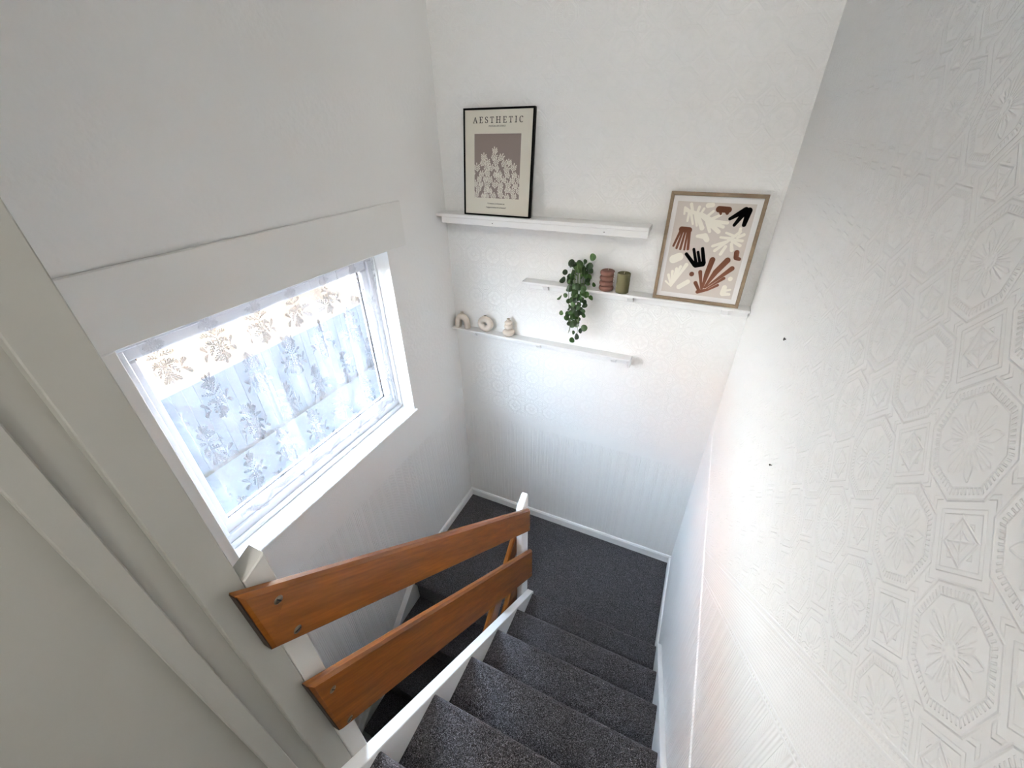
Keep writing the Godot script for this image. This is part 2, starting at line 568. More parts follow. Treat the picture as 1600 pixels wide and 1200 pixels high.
func make_materials():
	var paint := Color(0.96, 0.958, 0.95)
	var med := medallion_height()
	var ribs := ribs_height()
	var k := 1.0 / 0.118
	M.medallion = mat(paint, 0.55)
	relief(M.medallion, med, 0.12, Vector3(k, k, k), Vector3(0.2, 0.5 - 2.156 * k, 0.5 + 0.396 * k))
	M.back_paper = mat(paint, 0.55)
	relief(M.back_paper, med, 0.075, Vector3(k, k, k), Vector3(0.2, 0.5 - 2.156 * k, 0.5 + 0.396 * k))
	M.ribs = mat(paint, 0.55)
	relief(M.ribs, ribs, 0.16, Vector3(18, 18, 18))
	M.hatch = mat(paint, 0.55)
	relief(M.hatch, hatch_height(), 0.14, Vector3(14, 14, 14))
	M.plaster = mat(paint, 0.7)
	relief(M.plaster, plaster_height(), 0.06, Vector3(2.2, 2.2, 2.2))
	M.faint = mat(paint, 0.6)
	relief(M.faint, med, 0.03, Vector3(k, k, k), Vector3(0.2, 0.5 - 2.156 * k, 0.5 + 0.396 * k))
	M.gloss = mat(Color(0.95, 0.95, 0.945), 0.32)
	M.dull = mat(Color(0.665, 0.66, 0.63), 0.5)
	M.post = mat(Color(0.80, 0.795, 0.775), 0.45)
	M.casing = mat(Color(0.94, 0.938, 0.925), 0.5)
	M.upvc = mat(Color(0.88, 0.885, 0.90), 0.3)
	M.gasket = mat(Color(0.12, 0.12, 0.13), 0.6)
	var cp := carpet_images()
	M.carpet = mat(Color(0.97, 0.96, 0.955), 0.97, 0.15)
	M.carpet.albedo_texture = cp[0]
	relief(M.carpet, cp[1], 0.35, Vector3(1.7, 1.7, 1.7))
	M.carpet.rim_enabled = true
	M.carpet.rim = 0.35
	M.carpet.rim_tint = 0.5
	M.rail = mat(Color(1, 1, 1), 0.5, 0.25)
	M.rail.albedo_texture = wood_image(Color(0.55, 0.325, 0.105), Color(0.40, 0.215, 0.06), 11)
	M.rail.uv1_scale = Vector3(0.9, 5.0, 1)
	M.rail.clearcoat_enabled = true
	M.rail.clearcoat = 0.5
	M.rail.clearcoat_roughness = 0.18
	M.end_grain = mat(Color(0.17, 0.11, 0.065), 0.7)
	M.oak = mat(Color(1, 1, 1), 0.6)
	M.oak.albedo_texture = wood_image(Color(0.60, 0.525, 0.43), Color(0.47, 0.40, 0.315), 12)
	M.oak.uv1_triplanar = true
	M.oak.uv1_scale = Vector3(3, 3, 3)
	M.black = mat(Color(0.03, 0.03, 0.032), 0.45, 0.2)
	M.brass = mat(Color(0.46, 0.42, 0.36), 0.35)
	M.brass.metallic = 0.9
	M.slot = mat(Color(0.05, 0.04, 0.035), 0.7)
	M.steel = mat(Color(0.35, 0.34, 0.33), 0.4)
	M.steel.metallic = 0.6
	M.lace = mat(Color(0.80, 0.80, 0.815), 0.9, 0.0)
	M.lace.transparency = BaseMaterial3D.TRANSPARENCY_ALPHA
	M.lace.albedo_texture = lace_image()
	M.lace.cull_mode = BaseMaterial3D.CULL_DISABLED
	M.glass = mat(Color(0.95, 0.97, 0.97, 0.06), 0.02)
	M.glass.transparency = BaseMaterial3D.TRANSPARENCY_ALPHA
	M.cream = mat(Color(0.87, 0.82, 0.765), 0.75)
	M.pink = mat(Color(0.50, 0.355, 0.31), 0.6, 0.3)
	M.olive = mat(Color(0.42, 0.405, 0.295), 0.7, 0.3)
	M.wick = mat(Color(0.85, 0.82, 0.74), 0.9)
	M.paper = mat(Color(0.865, 0.845, 0.79), 0.6, 0.12)
	M.mount = mat(Color(0.885, 0.875, 0.865), 0.8)
	M.sprigs = mat(Color(1, 1, 1), 0.6, 0.12)
	M.sprigs.albedo_texture = sprigs_image()
	M.shapes = mat(Color(1, 1, 1), 0.6, 0.12)
	M.shapes.albedo_texture = shapes_image()
	M.ink = mat(Color(0.07, 0.065, 0.06), 0.7, 0.12)
	M.pot = mat(Color(0.50, 0.51, 0.49), 0.7)
	M.stem = mat(Color(0.33, 0.42, 0.22), 0.7)
	M.leaves = []
	for c in [Color(0.12, 0.225, 0.08), Color(0.165, 0.295, 0.105), Color(0.22, 0.365, 0.15), Color(0.08, 0.16, 0.065)]:
		var lm := mat(c, 0.42)
		lm.backlight_enabled = true
		lm.backlight = Color(0.25, 0.35, 0.12)
		lm.cull_mode = BaseMaterial3D.CULL_DISABLED
		M.leaves.append(lm)

# ==================================================================== room
func v2(a: Array) -> PackedVector2Array:
	var o := PackedVector2Array()
	for k in range(0, a.size(), 2):
		o.append(Vector2(a[k], a[k + 1]))
	return o

func parts_mesh(list: Array) -> ArrayMesh:
	# [[polygon, axis, c0, c1, material, bevel], ...]: one mesh, a surface for each material
	var am := ArrayMesh.new()
	for e in list:
		var st := begin()
		add_prism(st, e[0], e[1], e[2], e[3], e[5] if e.size() > 5 else 0.0)
		st.generate_normals()
		am = st.commit(am)
		am.surface_set_material(am.get_surface_count() - 1, e[4])
	return am

func rect(a0: float, b0: float, a1: float, b1: float) -> PackedVector2Array:
	return v2([a0, b0, a1, b0, a1, b1, a0, b1])

func build_shell():
	# back wall: embossed paper above, a border strip, ribbed paper below
	var w := obj("wall_back", parts_mesh([
		[rect(XL - 0.25, 0.905, XR + 0.15, TOP), 2, ZB - 0.15, ZB, M.back_paper],
		[rect(XL - 0.25, 0.83, XR + 0.15, 0.905), 2, ZB - 0.15, ZB, M.hatch],
		[rect(XL - 0.25, LOW - 0.2, XR + 0.15, 0.83), 2, ZB - 0.15, ZB, M.ribs]]), null)
	struct(w, "white back wall of the half landing in embossed paper, ribbed below")
	# right wall: the same papers, the border climbing with the stairs
	var zf := 2.0
	var l1a := 1.369 + 0.965 * (-1.151 + 0.955)
	var y1 := func(z: float) -> float: return 1.369 + 0.965 * (z + 0.955)
	var y2 := func(z: float) -> float: return 1.311 + 0.916 * (z + 0.886)
	var seam := 1.18
	var z1 := -0.955 + (seam - 1.369) / 0.965
	var z2 := -0.886 + (seam - 1.311) / 0.916
	var zt := 0.9
	w = obj("wall_right", parts_mesh([
		[v2([ZB - 0.1, seam, z1, seam, zt, y1.call(zt), zf, y1.call(zt), zf, TOP, ZB - 0.1, TOP]), 0, XR, XR + 0.15, M.medallion],
		[v2([z1, seam, z2, seam, zt, y2.call(zt), zf, y2.call(zt), zf, y1.call(zt), zt, y1.call(zt)]), 0, XR, XR + 0.15, M.hatch],
		[v2([z2, seam, zf, seam, zf, y2.call(zt), zt, y2.call(zt)]), 0, XR, XR + 0.15, M.ribs],
		[rect(ZB - 0.1, LOW - 0.2, zf, seam), 0, XR - 0.004, XR + 0.15, M.ribs, 0.004]]), null)
	struct(w, "white right wall beside the stairs in heavily embossed flower paper")
	# raised double lines of the border
	var st := begin()
	for e in [[y1, z1, 0.0], [y1, z1, 0.016], [y2, z2, 0.0], [y2, z2, 0.014]]:
		var f: Callable = e[0]
		var za: float = e[1]
		var o: float = e[2]
		add_prism(st, v2([za, f.call(za) - o - 0.003, zt, f.call(zt) - o - 0.003, zt, f.call(zt) - o + 0.003, za, f.call(za) - o + 0.003]), 0, XR - 0.001, XR - 0.0022 + 0.004, 0.0008)
	var tr := obj("trim_1", done(st), M.gloss)
	struct(tr, "fine raised double lines of the border climbing the right wall")
	# left wall with the window opening
	var zl := -0.407
	var zr := -1.458
	var yb := 1.165
	var yt := 2.040
	var xo := XL - 0.22
	w = obj("wall_left", parts_mesh([
		[rect(ZB - 0.1, yt, zf, TOP), 0, xo, XL, M.plaster],
		[rect(ZB - 0.1, 0.905, zr, yt), 0, xo, XL, M.plaster],
		[rect(zl, 0.905, zf, yt), 0, xo, XL, M.plaster],
		[rect(zr, 0.905, zl, yb - 0.022), 0, xo, XL, M.faint],
		[rect(ZB - 0.1, LOW - 0.2, zf, 0.905), 0, xo, XL, M.ribs]]), null)
	struct(w, "white left wall with the window above the lower flight")
	# nib wall at the head of the lower flight
	var nib := Node3D.new()
	nib.name = numbered("wall_near")
	add_child(nib)
	struct(nib, "white painted wall end with stepped boards at the near left")
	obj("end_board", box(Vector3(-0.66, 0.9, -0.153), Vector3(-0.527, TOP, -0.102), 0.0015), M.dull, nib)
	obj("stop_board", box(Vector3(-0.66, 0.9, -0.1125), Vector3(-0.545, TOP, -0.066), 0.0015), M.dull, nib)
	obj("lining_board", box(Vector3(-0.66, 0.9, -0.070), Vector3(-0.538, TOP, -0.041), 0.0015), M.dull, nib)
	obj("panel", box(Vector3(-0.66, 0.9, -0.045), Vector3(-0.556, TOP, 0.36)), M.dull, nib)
	# partition across the void above the lower flight
	w = obj("wall_partition", box(Vector3(XL, 1.45, 0.26), Vector3(-0.66, TOP, 0.36)), M.plaster)
	struct(w, "white partition behind the stair head, out of view")
	# spandrel under the upper flight
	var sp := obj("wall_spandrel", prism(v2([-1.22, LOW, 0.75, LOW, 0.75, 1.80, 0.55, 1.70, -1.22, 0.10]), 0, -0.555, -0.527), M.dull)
	struct(sp, "white panelled side below the upper flight")
	# end wall behind the viewer, with its window
	w = obj("wall_front", box(Vector3(XL - 0.2, LOW - 0.2, zf), Vector3(XR + 0.15, TOP, zf + 0.15)), M.plaster)
	struct(w, "white wall of the upper landing behind the viewer")
	# ceiling and floors
	w = obj("ceiling", box(Vector3(XL - 0.2, TOP, ZB - 0.15), Vector3(XR + 0.15, TOP + 0.2, zf + 0.15)), M.plaster)
	struct(w, "white ceiling over the stairwell")
	w = obj("floor", prism(v2([XL, ZB, XR, ZB, XR, -1.262, -0.56, -1.262, -0.56, -1.16, XL, -1.16]), 1, -0.2, 0.0), M.carpet)
	struct(w, "half landing floor in dark grey carpet")
	w = obj("floor_hall", box(Vector3(XL, LOW - 0.2, ZB), Vector3(XR, LOW, zf)), M.carpet)
	struct(w, "hall floor at the foot of the lower flight")
	w = obj("floor_upper", prism(v2([XL, 0.36, -0.49, 0.36, -0.49, GO * 9 - 1.279 + 0.02, XR, GO * 9 - 1.279 + 0.02, XR, zf, XL, zf]), 1, 1.70, 1.90), M.carpet)
	struct(w, "carpeted upper landing floor behind the viewer")
	# baseboards round the half landing
	w = obj("baseboard_back", prism(v2([ZB, 0.0, ZB + 0.015, 0.0, ZB + 0.015, 0.052, ZB + 0.009, 0.062, ZB, 0.062]), 0, XL, XR - 0.004), M.gloss)
	struct(w, "white skirting along the back wall of the half landing")
	w = obj("baseboard_left", prism(v2([XL, 0.0, XL + 0.015, 0.0, XL + 0.015, 0.052, XL + 0.009, 0.062, XL, 0.062]), 2, ZB + 0.0145, -1.16), M.gloss)
	struct(w, "white skirting along the left wall of the half landing")
	w = obj("baseboard_right", prism(v2([XR, 0.0, XR - 0.017, 0.0, XR - 0.017, 0.052, XR - 0.012, 0.062, XR, 0.062]), 2, ZB + 0.0145, -1.277), M.gloss)
	struct(w, "white skirting along the right wall of the half landing")
	# window casing
	w = obj("trim_2", box(Vector3(XL - 0.002, 2.041, -1.585), Vector3(XL + 0.012, 2.233, -0.36), 0.003), M.casing)
	struct(w, "broad flat white board over the window")
	w = obj("trim_3", box(Vector3(XL - 0.002, 1.10, -0.405), Vector3(XL + 0.010, 2.041, -0.30), 0.003), M.casing)
	struct(w, "white upright board at the near side of the window")

func build_window():
	var win := Node3D.new()
	win.name = numbered("window_1")
	add_child(win)
	struct(win, "white window in the left wall behind the lace curtain")
	var zl := -0.407
	var zr := -1.458
	var yb := 1.165
	var yt := 2.040
	var st := begin()
	add_box(st, Vector3(-1.47, yb - 0.022, zr + 0.0005), Vector3(XL + 0.0005, yb, zl - 0.0005), 0.0)
	add_box(st, Vector3(XL, yb - 0.022, zr - 0.014), Vector3(XL + 0.016, yb, zl + 0.012), 0.004)
	obj("window_sill", done(st), M.gloss, win)
	# outer frame
	st = begin()
	for e in [[yb, yb + 0.05, zr, zl], [yt - 0.045, yt, zr, zl], [yb + 0.05, yt - 0.045, zl - 0.045, zl], [yb + 0.05, yt - 0.045, zr, zr + 0.04]]:
		add_box(st, Vector3(-1.465, e[0], e[2]), Vector3(-1.396, e[1], e[3]), 0.003)
	obj("window_frame", done(st), M.upvc, win)
	# opening sash: thinner bars standing inside the frame
	st = begin()
	var sl := zl - 0.040
	var sr := zr + 0.036
	var sb := yb + 0.046
	var su := yt - 0.040
	for e in [[sb, sb + 0.052, sr, sl], [su - 0.045, su, sr, sl], [sb + 0.052, su - 0.045, sl - 0.030, sl], [sb + 0.052, su - 0.045, sr, sr + 0.040]]:
		add_box(st, Vector3(-1.455, e[0], e[2]), Vector3(-1.410, e[1], e[3]), 0.006)
	obj("sash", done(st), M.upvc, win)
	st = begin()
	for e in [[sb + 0.050, sb + 0.055, sr, sl], [su - 0.048, su - 0.044, sr, sl], [sb + 0.052, su - 0.045, sl - 0.034, sl - 0.029], [sb + 0.052, su - 0.045, sr + 0.039, sr + 0.044]]:
		add_box(st, Vector3(-1.438, e[0], e[2]), Vector3(-1.428, e[1], e[3]), 0.0)
	obj("gasket", done(st), M.gasket, win)
	obj("pane", box(Vector3(-1.435, sb + 0.045, sr + 0.03), Vector3(-1.431, su - 0.04, sl - 0.02)), M.glass, win)
	# rounded bead along the sill, and a flat cover strip behind it
	st = begin(false)
	add_tube(st, [Vector3(-1.3865, yb + 0.009, zr + 0.002), Vector3(-1.3865, yb + 0.009, zl - 0.002)], [0.0115, 0.0115], 12)
	obj("sill_bead", done(st), M.gloss, win)
	st = begin()
	add_box(st, Vector3(-1.398, yb, zr), Vector3(-1.378, yt, zr + 0.012), 0.003)
	obj("jamb_bead", done(st), M.gloss, win)
	# lace curtain on a wire
	var cu := thing("lace_curtain", "white floral lace net curtain gathered across the window", "curtain", Vector3(-1.362, 1.28, -0.95))
	var c0 := Vector3(-1.362, 1.28, -0.95)
	st = begin(false)
	var NU := 360
	var NV := 40
	var ph := [0.7, 2.1, 4.0]
	var grid := []
	for j in NV + 1:
		var t := j / float(NV)            # 0 top, 1 bottom
		var row := []
		for i in NU + 1:
			var s := i / float(NU)
			var zt := lerpf(-0.470 - 0.022 * t, -1.436 + 0.02 * t, s)
			var warp := s + 0.022 * sin(s * 17.0 + 1.0) + 0.012 * sin(s * 41.0)
			var p := warp * TAU * 11.0 + 0.5 * t * sin(s * 9.0)
			var amp := lerpf(0.008, 0.0135, smoothstep(0.0, 0.5, t)) * 1.6 * (0.55 + 0.45 * absf(sin(s * 13.0 + ph[0])))
			var fold := sin(p + 0.7 * sin(p)) * amp
			fold += 0.0035 * sin(s * TAU * 29.0 + ph[1]) * (1.0 - 0.75 * t)
			var zz := zt + 0.12 * amp * sin(2.0 * p + ph[2]) * sin(s * PI)
			var hem := 0.012 * sin(p * 0.5 + 1.0) * t - 0.035 * (s * 0.0)
			var y := lerpf(2.036, 1.285 - 0.035 * s, t) + hem
			row.append([Vector3(-1.362 + fold * 0.9, y, zz) - c0, Vector2(s * 1.45 / 0.235, t * 0.76 / 0.335)])
		grid.append(row)
	for j in NV:
		for i in NU:
			var a = grid[j][i]
			var b = grid[j][i + 1]
			var c = grid[j + 1][i + 1]
			var d = grid[j + 1][i]
			quad(st, a[0], b[0], c[0], d[0], Vector3(1, 0, 0), [a[1], b[1], c[1], d[1]])
	obj("net", done(st), M.lace, cu)
	# stitched hem: a narrow doubled band
	st = begin(false)
	for i in NU:
		var a = grid[NV][i]
		var b = grid[NV][i + 1]
		var u := Vector3(0.0015, 0.016, 0)
		var dn := Vector3(0.0015, -0.006, 0)
		quad(st, a[0] + u, b[0] + u, b[0] + dn, a[0] + dn, Vector3(1, 0, 0), [a[1], b[1], b[1] + Vector2(0, 0.05), a[1] + Vector2(0, 0.05)])
	obj("hem", done(st), M.lace, cu)
	st = begin(false)
	add_tube(st, [Vector3(-1.362, 2.031, -0.41) - c0, Vector3(-1.362, 2.031, -1.456) - c0], [0.004, 0.004], 8)
	obj("curtain_wire", done(st), M.gloss, cu)

# ==================================================================== stairs
func step_profile(zn: float, y: float, dir: float, deep: float) -> PackedVector2Array:
	# dir: which way the nosing faces
	var r := 0.016
	var o := PackedVector2Array()
	o.append(Vector2(zn - dir * deep, y))
	for k in 5:
		var a := PI / 2 * k / 4.0
		o.append(Vector2(zn - dir * (r - r * sin(a)), y - r + r * cos(a)))
	o.append(Vector2(zn - dir * 0.003, y - 0.030))
	o.append(Vector2(zn - dir * 0.018, y - 0.040))
	o.append(Vector2(zn - dir * 0.020, y - RISE))
	o.append(Vector2(zn - dir * deep, y - RISE))
	return o

func build_stairs():
	var xi := -0.490
	var xr := 0.2105
	var s := thing("staircase", "upper flight of dark grey carpeted steps between white strings", "staircase")
	for k in range(1, 10):
		obj("tread", prism(step_profile(-1.279 + GO * (k - 1), RISE * k, -1.0, GO + 0.03), 0, xi, xr), M.carpet, s)
	# strings: their top edges run along the nosings
	var zt := 0.62
	var ya := func(z: float) -> float: return 0.197 + RAKE * (z + 1.279)
	obj("stringer", prism(v2([-1.290, -0.02, -1.02, -0.02, zt, ya.call(zt) - 0.45, zt, ya.call(zt), -1.279, 0.197, -1.290, 0.185]), 0, -0.527, xi, 0.002), M.gloss, s)
	obj("stringer", prism(v2([-1.276, 0.0, -0.9, 0.0, zt, ya.call(zt) - 0.30, zt, ya.call(zt) + 0.022, -1.276, 0.222]), 0, xr, XR - 0.0042, 0.002), M.gloss, s)
	# lower flight, going down along the window wall
	var l := thing("staircase", "lower flight of dark grey carpeted steps under the window wall", "staircase")
	obj("tread", prism(step_profile(-1.130, 0.0, 1.0, 0.03), 0, XL + 0.0365, -0.60), M.carpet, l)
	for k in range(1, 9):
		obj("tread", prism(step_profile(-1.130 + GO * k, -RISE * k, 1.0, GO + 0.03), 0, XL + 0.0365, -0.60), M.carpet, l)
	var yb := func(z: float) -> float: return -0.002 - RAKE * (z + 1.125)
	obj("stringer", prism(v2([-1.155, 0.062, -1.125, 0.0, 0.62, yb.call(0.62), 0.62, LOW, -0.2, LOW, -1.155, -0.45]), 0, XL, XL + 0.037, 0.002), M.gloss, l)
	obj("stringer", prism(v2([-1.14, -0.01, 0.62, yb.call(0.62), 0.62, LOW, -0.2, LOW, -1.14, -0.45]), 0, -0.60, -0.565, 0.002), M.gloss, l)

func build_banister():
	var b := thing("banister", "open banister of brown varnished boards bolted to white newel posts", "banister")
	# posts
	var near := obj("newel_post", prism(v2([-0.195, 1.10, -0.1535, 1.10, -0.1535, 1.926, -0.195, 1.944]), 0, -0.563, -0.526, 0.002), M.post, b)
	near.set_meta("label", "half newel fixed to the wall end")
	var far := obj("newel_post", prism(v2([-1.287, -0.2, -1.212, -0.2, -1.212, 0.940, -1.228, 0.958, -1.287, 0.990]), 0, -0.563, -0.5275, 0.005), M.gloss, b)
	far.set_meta("label", "free white newel at the half landing")
	# upper rails: (z, y) corners near top, near foot, far foot, far top
	var xo := -0.500
	for e in [[-0.130, 1.939, -0.132, 1.782, -1.252, 0.768, -1.248, 0.934], [-0.145, 1.617, -0.152, 1.385, -1.292, 0.325, -1.286, 0.571]]:
		var poly := v2(e)
		var rail := obj("rail", rail_mesh(poly, -0.525, xo), M.rail, b)
		var is_top: bool = e[1] > 1.8
		obj("end_grain", prism(v2([e[0] + 0.0008, e[1] - 0.005, e[0] - 0.001, e[1] - 0.005, e[2] - 0.001, e[3] + 0.004, e[2] + 0.0008, e[3] + 0.004]), 0, -0.5205, -0.5045), M.end_grain, rail)
		var spots = [[-0.172, 1.868], [-0.175, 1.773], [-1.236, 0.905], [-1.238, 0.815]] if is_top else [[-0.177, 1.535], [-0.178, 1.384], [-1.262, 0.540], [-1.266, 0.395]]
		for i in 4:
			screw(rail, Vector3(xo, spots[i][1], spots[i][0]), 0.0075 if i < 2 else 0.0055, 0.4 + i)
	# lower rails on the window side of the newel
	for e in [[-1.270, 0.790, -1.270, 0.640, 0.10, -0.575, 0.10, -0.425], [-1.270, 0.46, -1.270, 0.23, 0.10, -0.985, 0.10, -0.755]]:
		obj("rail", rail_mesh(v2(e), -0.590, -0.565), M.rail, b)

func rail_mesh(poly: PackedVector2Array, x0: float, x1: float) -> ArrayMesh:
	# board with rounded long edges; uv along its length so that the grain follows it
	var st := begin()
	add_prism(st, poly, 0, x0, x1, 0.0065)
	st.generate_normals()
	var am: ArrayMesh = st.commit()
	var mdt := MeshDataTool.new()
	mdt.create_from_surface(am, 0)
	var far := poly[2].lerp(poly[3], 0.5)
	var d := (far - poly[0].lerp(poly[1], 0.5)).normalized()
	for i in mdt.get_vertex_count():
		var v := mdt.get_vertex(i)
		var p := Vector2(v.z, v.y)
		mdt.set_vertex_uv(i, Vector2(p.dot(d), p.dot(Vector2(-d.y, d.x)) + v.x))
	var o := ArrayMesh.new()
	mdt.commit_to_surface(o)
	return o

func screw(parent: Node3D, at: Vector3, r: float, turn: float):
	var st := begin(false)
	var xf := Transform3D(Basis(Vector3(0, 0, 1), -PI / 2), at)
	add_lathe(st, v2([0.0, 0.0016, r * 0.7, 0.0013, r, 0.0004, r * 1.02, -0.001]), 18, xf)
	var s := obj("screw", done(st), M.brass, parent)
	st = begin()
	add_box(st, Vector3(-r * 0.75, 0.0012, -r * 0.13), Vector3(r * 0.75, 0.0019, r * 0.13), 0.0, xf * Transform3D(Basis(Vector3(0, 1, 0), turn), Vector3.ZERO))
	obj("slot", done(st), M.slot, parent)

# ==================================================================== shelves and what stands on them
func build_shelves():
	# top ledge
	var s := thing("picture_ledge", "topmost white wall ledge, carrying the black framed print", "shelf", Vector3(-0.76, 2.136, ZB))
	var o := Vector3(-0.76, 2.136, ZB)
	obj("shelf_board", box(Vector3(XL + 0.001, 2.120, ZB) - o, Vector3(-0.230, 2.136, ZB + 0.090) - o, 0.002), M.gloss, s)
	obj("apron", box(Vector3(-1.270, 2.090, ZB + 0.066) - o, Vector3(-0.2305, 2.1205, ZB + 0.0885) - o, 0.002), M.gloss, s)
	obj("batten", box(Vector3(-1.270, 2.085, ZB) - o, Vector3(-0.240, 2.1205, ZB + 0.018) - o, 0.002), M.gloss, s)
	for x in [-0.975, -0.42]:
		obj("screw", box(Vector3(x - 0.002, 2.103, ZB + 0.0880) - o, Vector3(x + 0.002, 2.107, ZB + 0.0892) - o), M.steel, s)
	# middle ledge
	o = Vector3(-0.297, 1.827, ZB)
	s = thing("picture_ledge", "middle white wall ledge, running to the right wall under the oak framed print", "shelf", o)
	obj("shelf_board", box(Vector3(-0.829, 1.815, ZB) - o, Vector3(XR - 0.001, 1.827, ZB + 0.066) - o, 0.002), M.gloss, s)
	obj("batten", box(Vector3(-0.800, 1.783, ZB) - o, Vector3(XR - 0.004, 1.8155, ZB + 0.034) - o, 0.002), M.gloss, s)
	for x in [-0.700, -0.272, 0.138]:
		bracket(s, Vector3(x, 1.815, ZB + 0.034) - o)
	# bottom ledge
	o = Vector3(-0.762, 1.483, ZB)
	s = thing("picture_ledge", "lowest white wall ledge, with three cream vases at its left end", "shelf", o)
	obj("shelf_board", box(Vector3(XL + 0.001, 1.472, ZB) - o, Vector3(-0.226, 1.483, ZB + 0.058) - o, 0.002), M.gloss, s)
	obj("batten", box(Vector3(-1.275, 1.444, ZB) - o, Vector3(-0.245, 1.4725, ZB + 0.030) - o, 0.002), M.gloss, s)
	obj("end_cap", box(Vector3(-0.236, 1.435, ZB) - o, Vector3(-0.2255, 1.4725, ZB + 0.052) - o, 0.002), M.gloss, s)
	for x in [-1.150, -0.737, -0.313]:
		bracket(s, Vector3(x, 1.472, ZB + 0.030) - o)
	# nails and plug holes left in the walls
	for e in [[Vector3(XR, 2.037, -1.134), "tiny grey hook left in the upper right wall", 0.004], [Vector3(XR, 1.863, -0.837), "pinhead nail in the right wall below the hook", 0.002]]:
		var st := begin(false)
		var xf := Transform3D(Basis(Vector3(0, 0, 1), PI / 2), e[0])
		var r: float = e[2]
		add_lathe(st, v2([0.0, 0.006, r, 0.005, r, 0.003, r * 0.4, 0.003, r * 0.4, -0.004]), 12, xf)
		var n := obj("wall_nail", done(st), M.steel)
		n.set_meta("label", e[1])
		n.set_meta("category", "nail")

func bracket(parent: Node3D, at: Vector3):
	var st := begin()
	add_prism(st, v2([0.0, 0.0, 0.028, 0.0, 0.028, -0.004, 0.004, -0.030, 0.0, -0.030]), 0, at.x - 0.014, at.x + 0.014, 0.001)
	var o := obj("bracket", done(st), M.gloss, parent)
	o.position = Vector3(0, at.y, at.z)

func lean(y0: float, z0: float, y1: float, z1: float) -> float:
	return -atan2(z0 - z1, y1 - y0)

func frame_bars(w: float, h: float, bar: float, d0: float, d1: float, bv: float) -> ArrayMesh:
	var st := begin()
	add_prism(st, v2([-w / 2, 0, w / 2, 0, w / 2 - bar, bar, -w / 2 + bar, bar]), 2, d0, d1, bv)
	add_prism(st, v2([-w / 2, h, w / 2, h, w / 2 - bar, h - bar, -w / 2 + bar, h - bar]), 2, d0, d1, bv)
	add_prism(st, v2([-w / 2, 0, -w / 2 + bar, bar, -w / 2 + bar, h - bar, -w / 2, h]), 2, d0, d1, bv)
	add_prism(st, v2([w / 2, 0, w / 2 - bar, bar, w / 2 - bar, h - bar, w / 2, h]), 2, d0, d1, bv)
	return done(st)

func sheet(x0: float, y0: float, x1: float, y1: float, z: float, thick: float) -> ArrayMesh:
	var st := begin()
	add_box(st, Vector3(x0, y0, z - thick), Vector3(x1, y1, z - 0.00005))
	quad(st, Vector3(x0, y1, z), Vector3(x1, y1, z), Vector3(x1, y0, z), Vector3(x0, y0, z), Vector3(0, 0, 1), [Vector2(0, 0), Vector2(1, 0), Vector2(1, 1), Vector2(0, 1)])
	return done(st)

func lettering(parent: Node3D, text: String, at: Vector3, width: float, bold := false):
	var f := SystemFont.new()
	f.font_names = PackedStringArray(["Droid Serif"])
	if bold:
		f.font_weight = 700
	var tm := TextMesh.new()
	tm.text = text
	tm.font = f
	tm.font_size = 48
	tm.pixel_size = 0.001
	tm.depth = 0.004
	tm.curve_step = 2.0
	var bb := tm.get_aabb()
	var k := width / bb.size.x
	tm.material = M.ink
	var o := inst("lettering", tm, parent, Transform3D(Basis.from_scale(Vector3(k, k, 0.1)), at))
	return o

func build_pictures():
	var W := 0.355
	var H := 0.447
	var yaw := 0.0
	var tilt := lean(2.137, -1.882, 2.574, -1.937)
	var p := thing("framed_print", "thin black framed print headed AESTHETIC with pale sprigs on taupe", "picture", Vector3(-0.962, 2.1365, -1.8885), Vector3(tilt, yaw, 0))
	obj("frame", frame_bars(W, H, 0.0075, -0.022, 0.0, 0.0008), M.black, p)
	obj("backing", box(Vector3(-W / 2 + 0.004, 0.004, -0.020), Vector3(W / 2 - 0.004, H - 0.004, -0.012)), M.black, p)
	obj("paper", sheet(-W / 2 + 0.006, 0.006, W / 2 - 0.006, H - 0.006, -0.004, 0.004), M.paper, p)
	obj("printed_panel", sheet(-0.120, 0.080, 0.117, 0.347, -0.0036, 0.0002), M.sprigs, p)
	lettering(p, "A E S T H E T I C", Vector3(-0.002, 0.400, -0.0036), 0.250)
	lettering(p, "PAPIERS DECOUPES", Vector3(-0.004, 0.377, -0.0036), 0.084)
	lettering(p, "“L'essence, la beauté ou", Vector3(-0.003, 0.056, -0.0036), 0.092, true)
	lettering(p, "l'appréciation de la beauté”", Vector3(-0.001, 0.039, -0.0036), 0.108, true)
	var W2 := 0.357
	var H2 := 0.446
	tilt = lean(1.830, -1.905, 2.272, -1.940)
	p = thing("framed_print", "pale oak framed print of brown, cream and black cut-out shapes", "picture", Vector3(0.0055, 1.8275, -1.906), Vector3(tilt, 0, 0))
	obj("frame", frame_bars(W2, H2, 0.014, -0.022, 0.0, 0.0012), M.oak, p)
	obj("backing", box(Vector3(-W2 / 2 + 0.004, 0.004, -0.020), Vector3(W2 / 2 - 0.004, H2 - 0.004, -0.014)), M.oak, p)
	obj("mount", sheet(-W2 / 2 + 0.012, 0.012, W2 / 2 - 0.012, H2 - 0.012, -0.007, 0.003), M.mount, p)
	obj("printed_panel", sheet(-W2 / 2 + 0.032, 0.034, W2 / 2 - 0.034, H2 - 0.036, -0.0066, 0.0002), M.shapes, p)

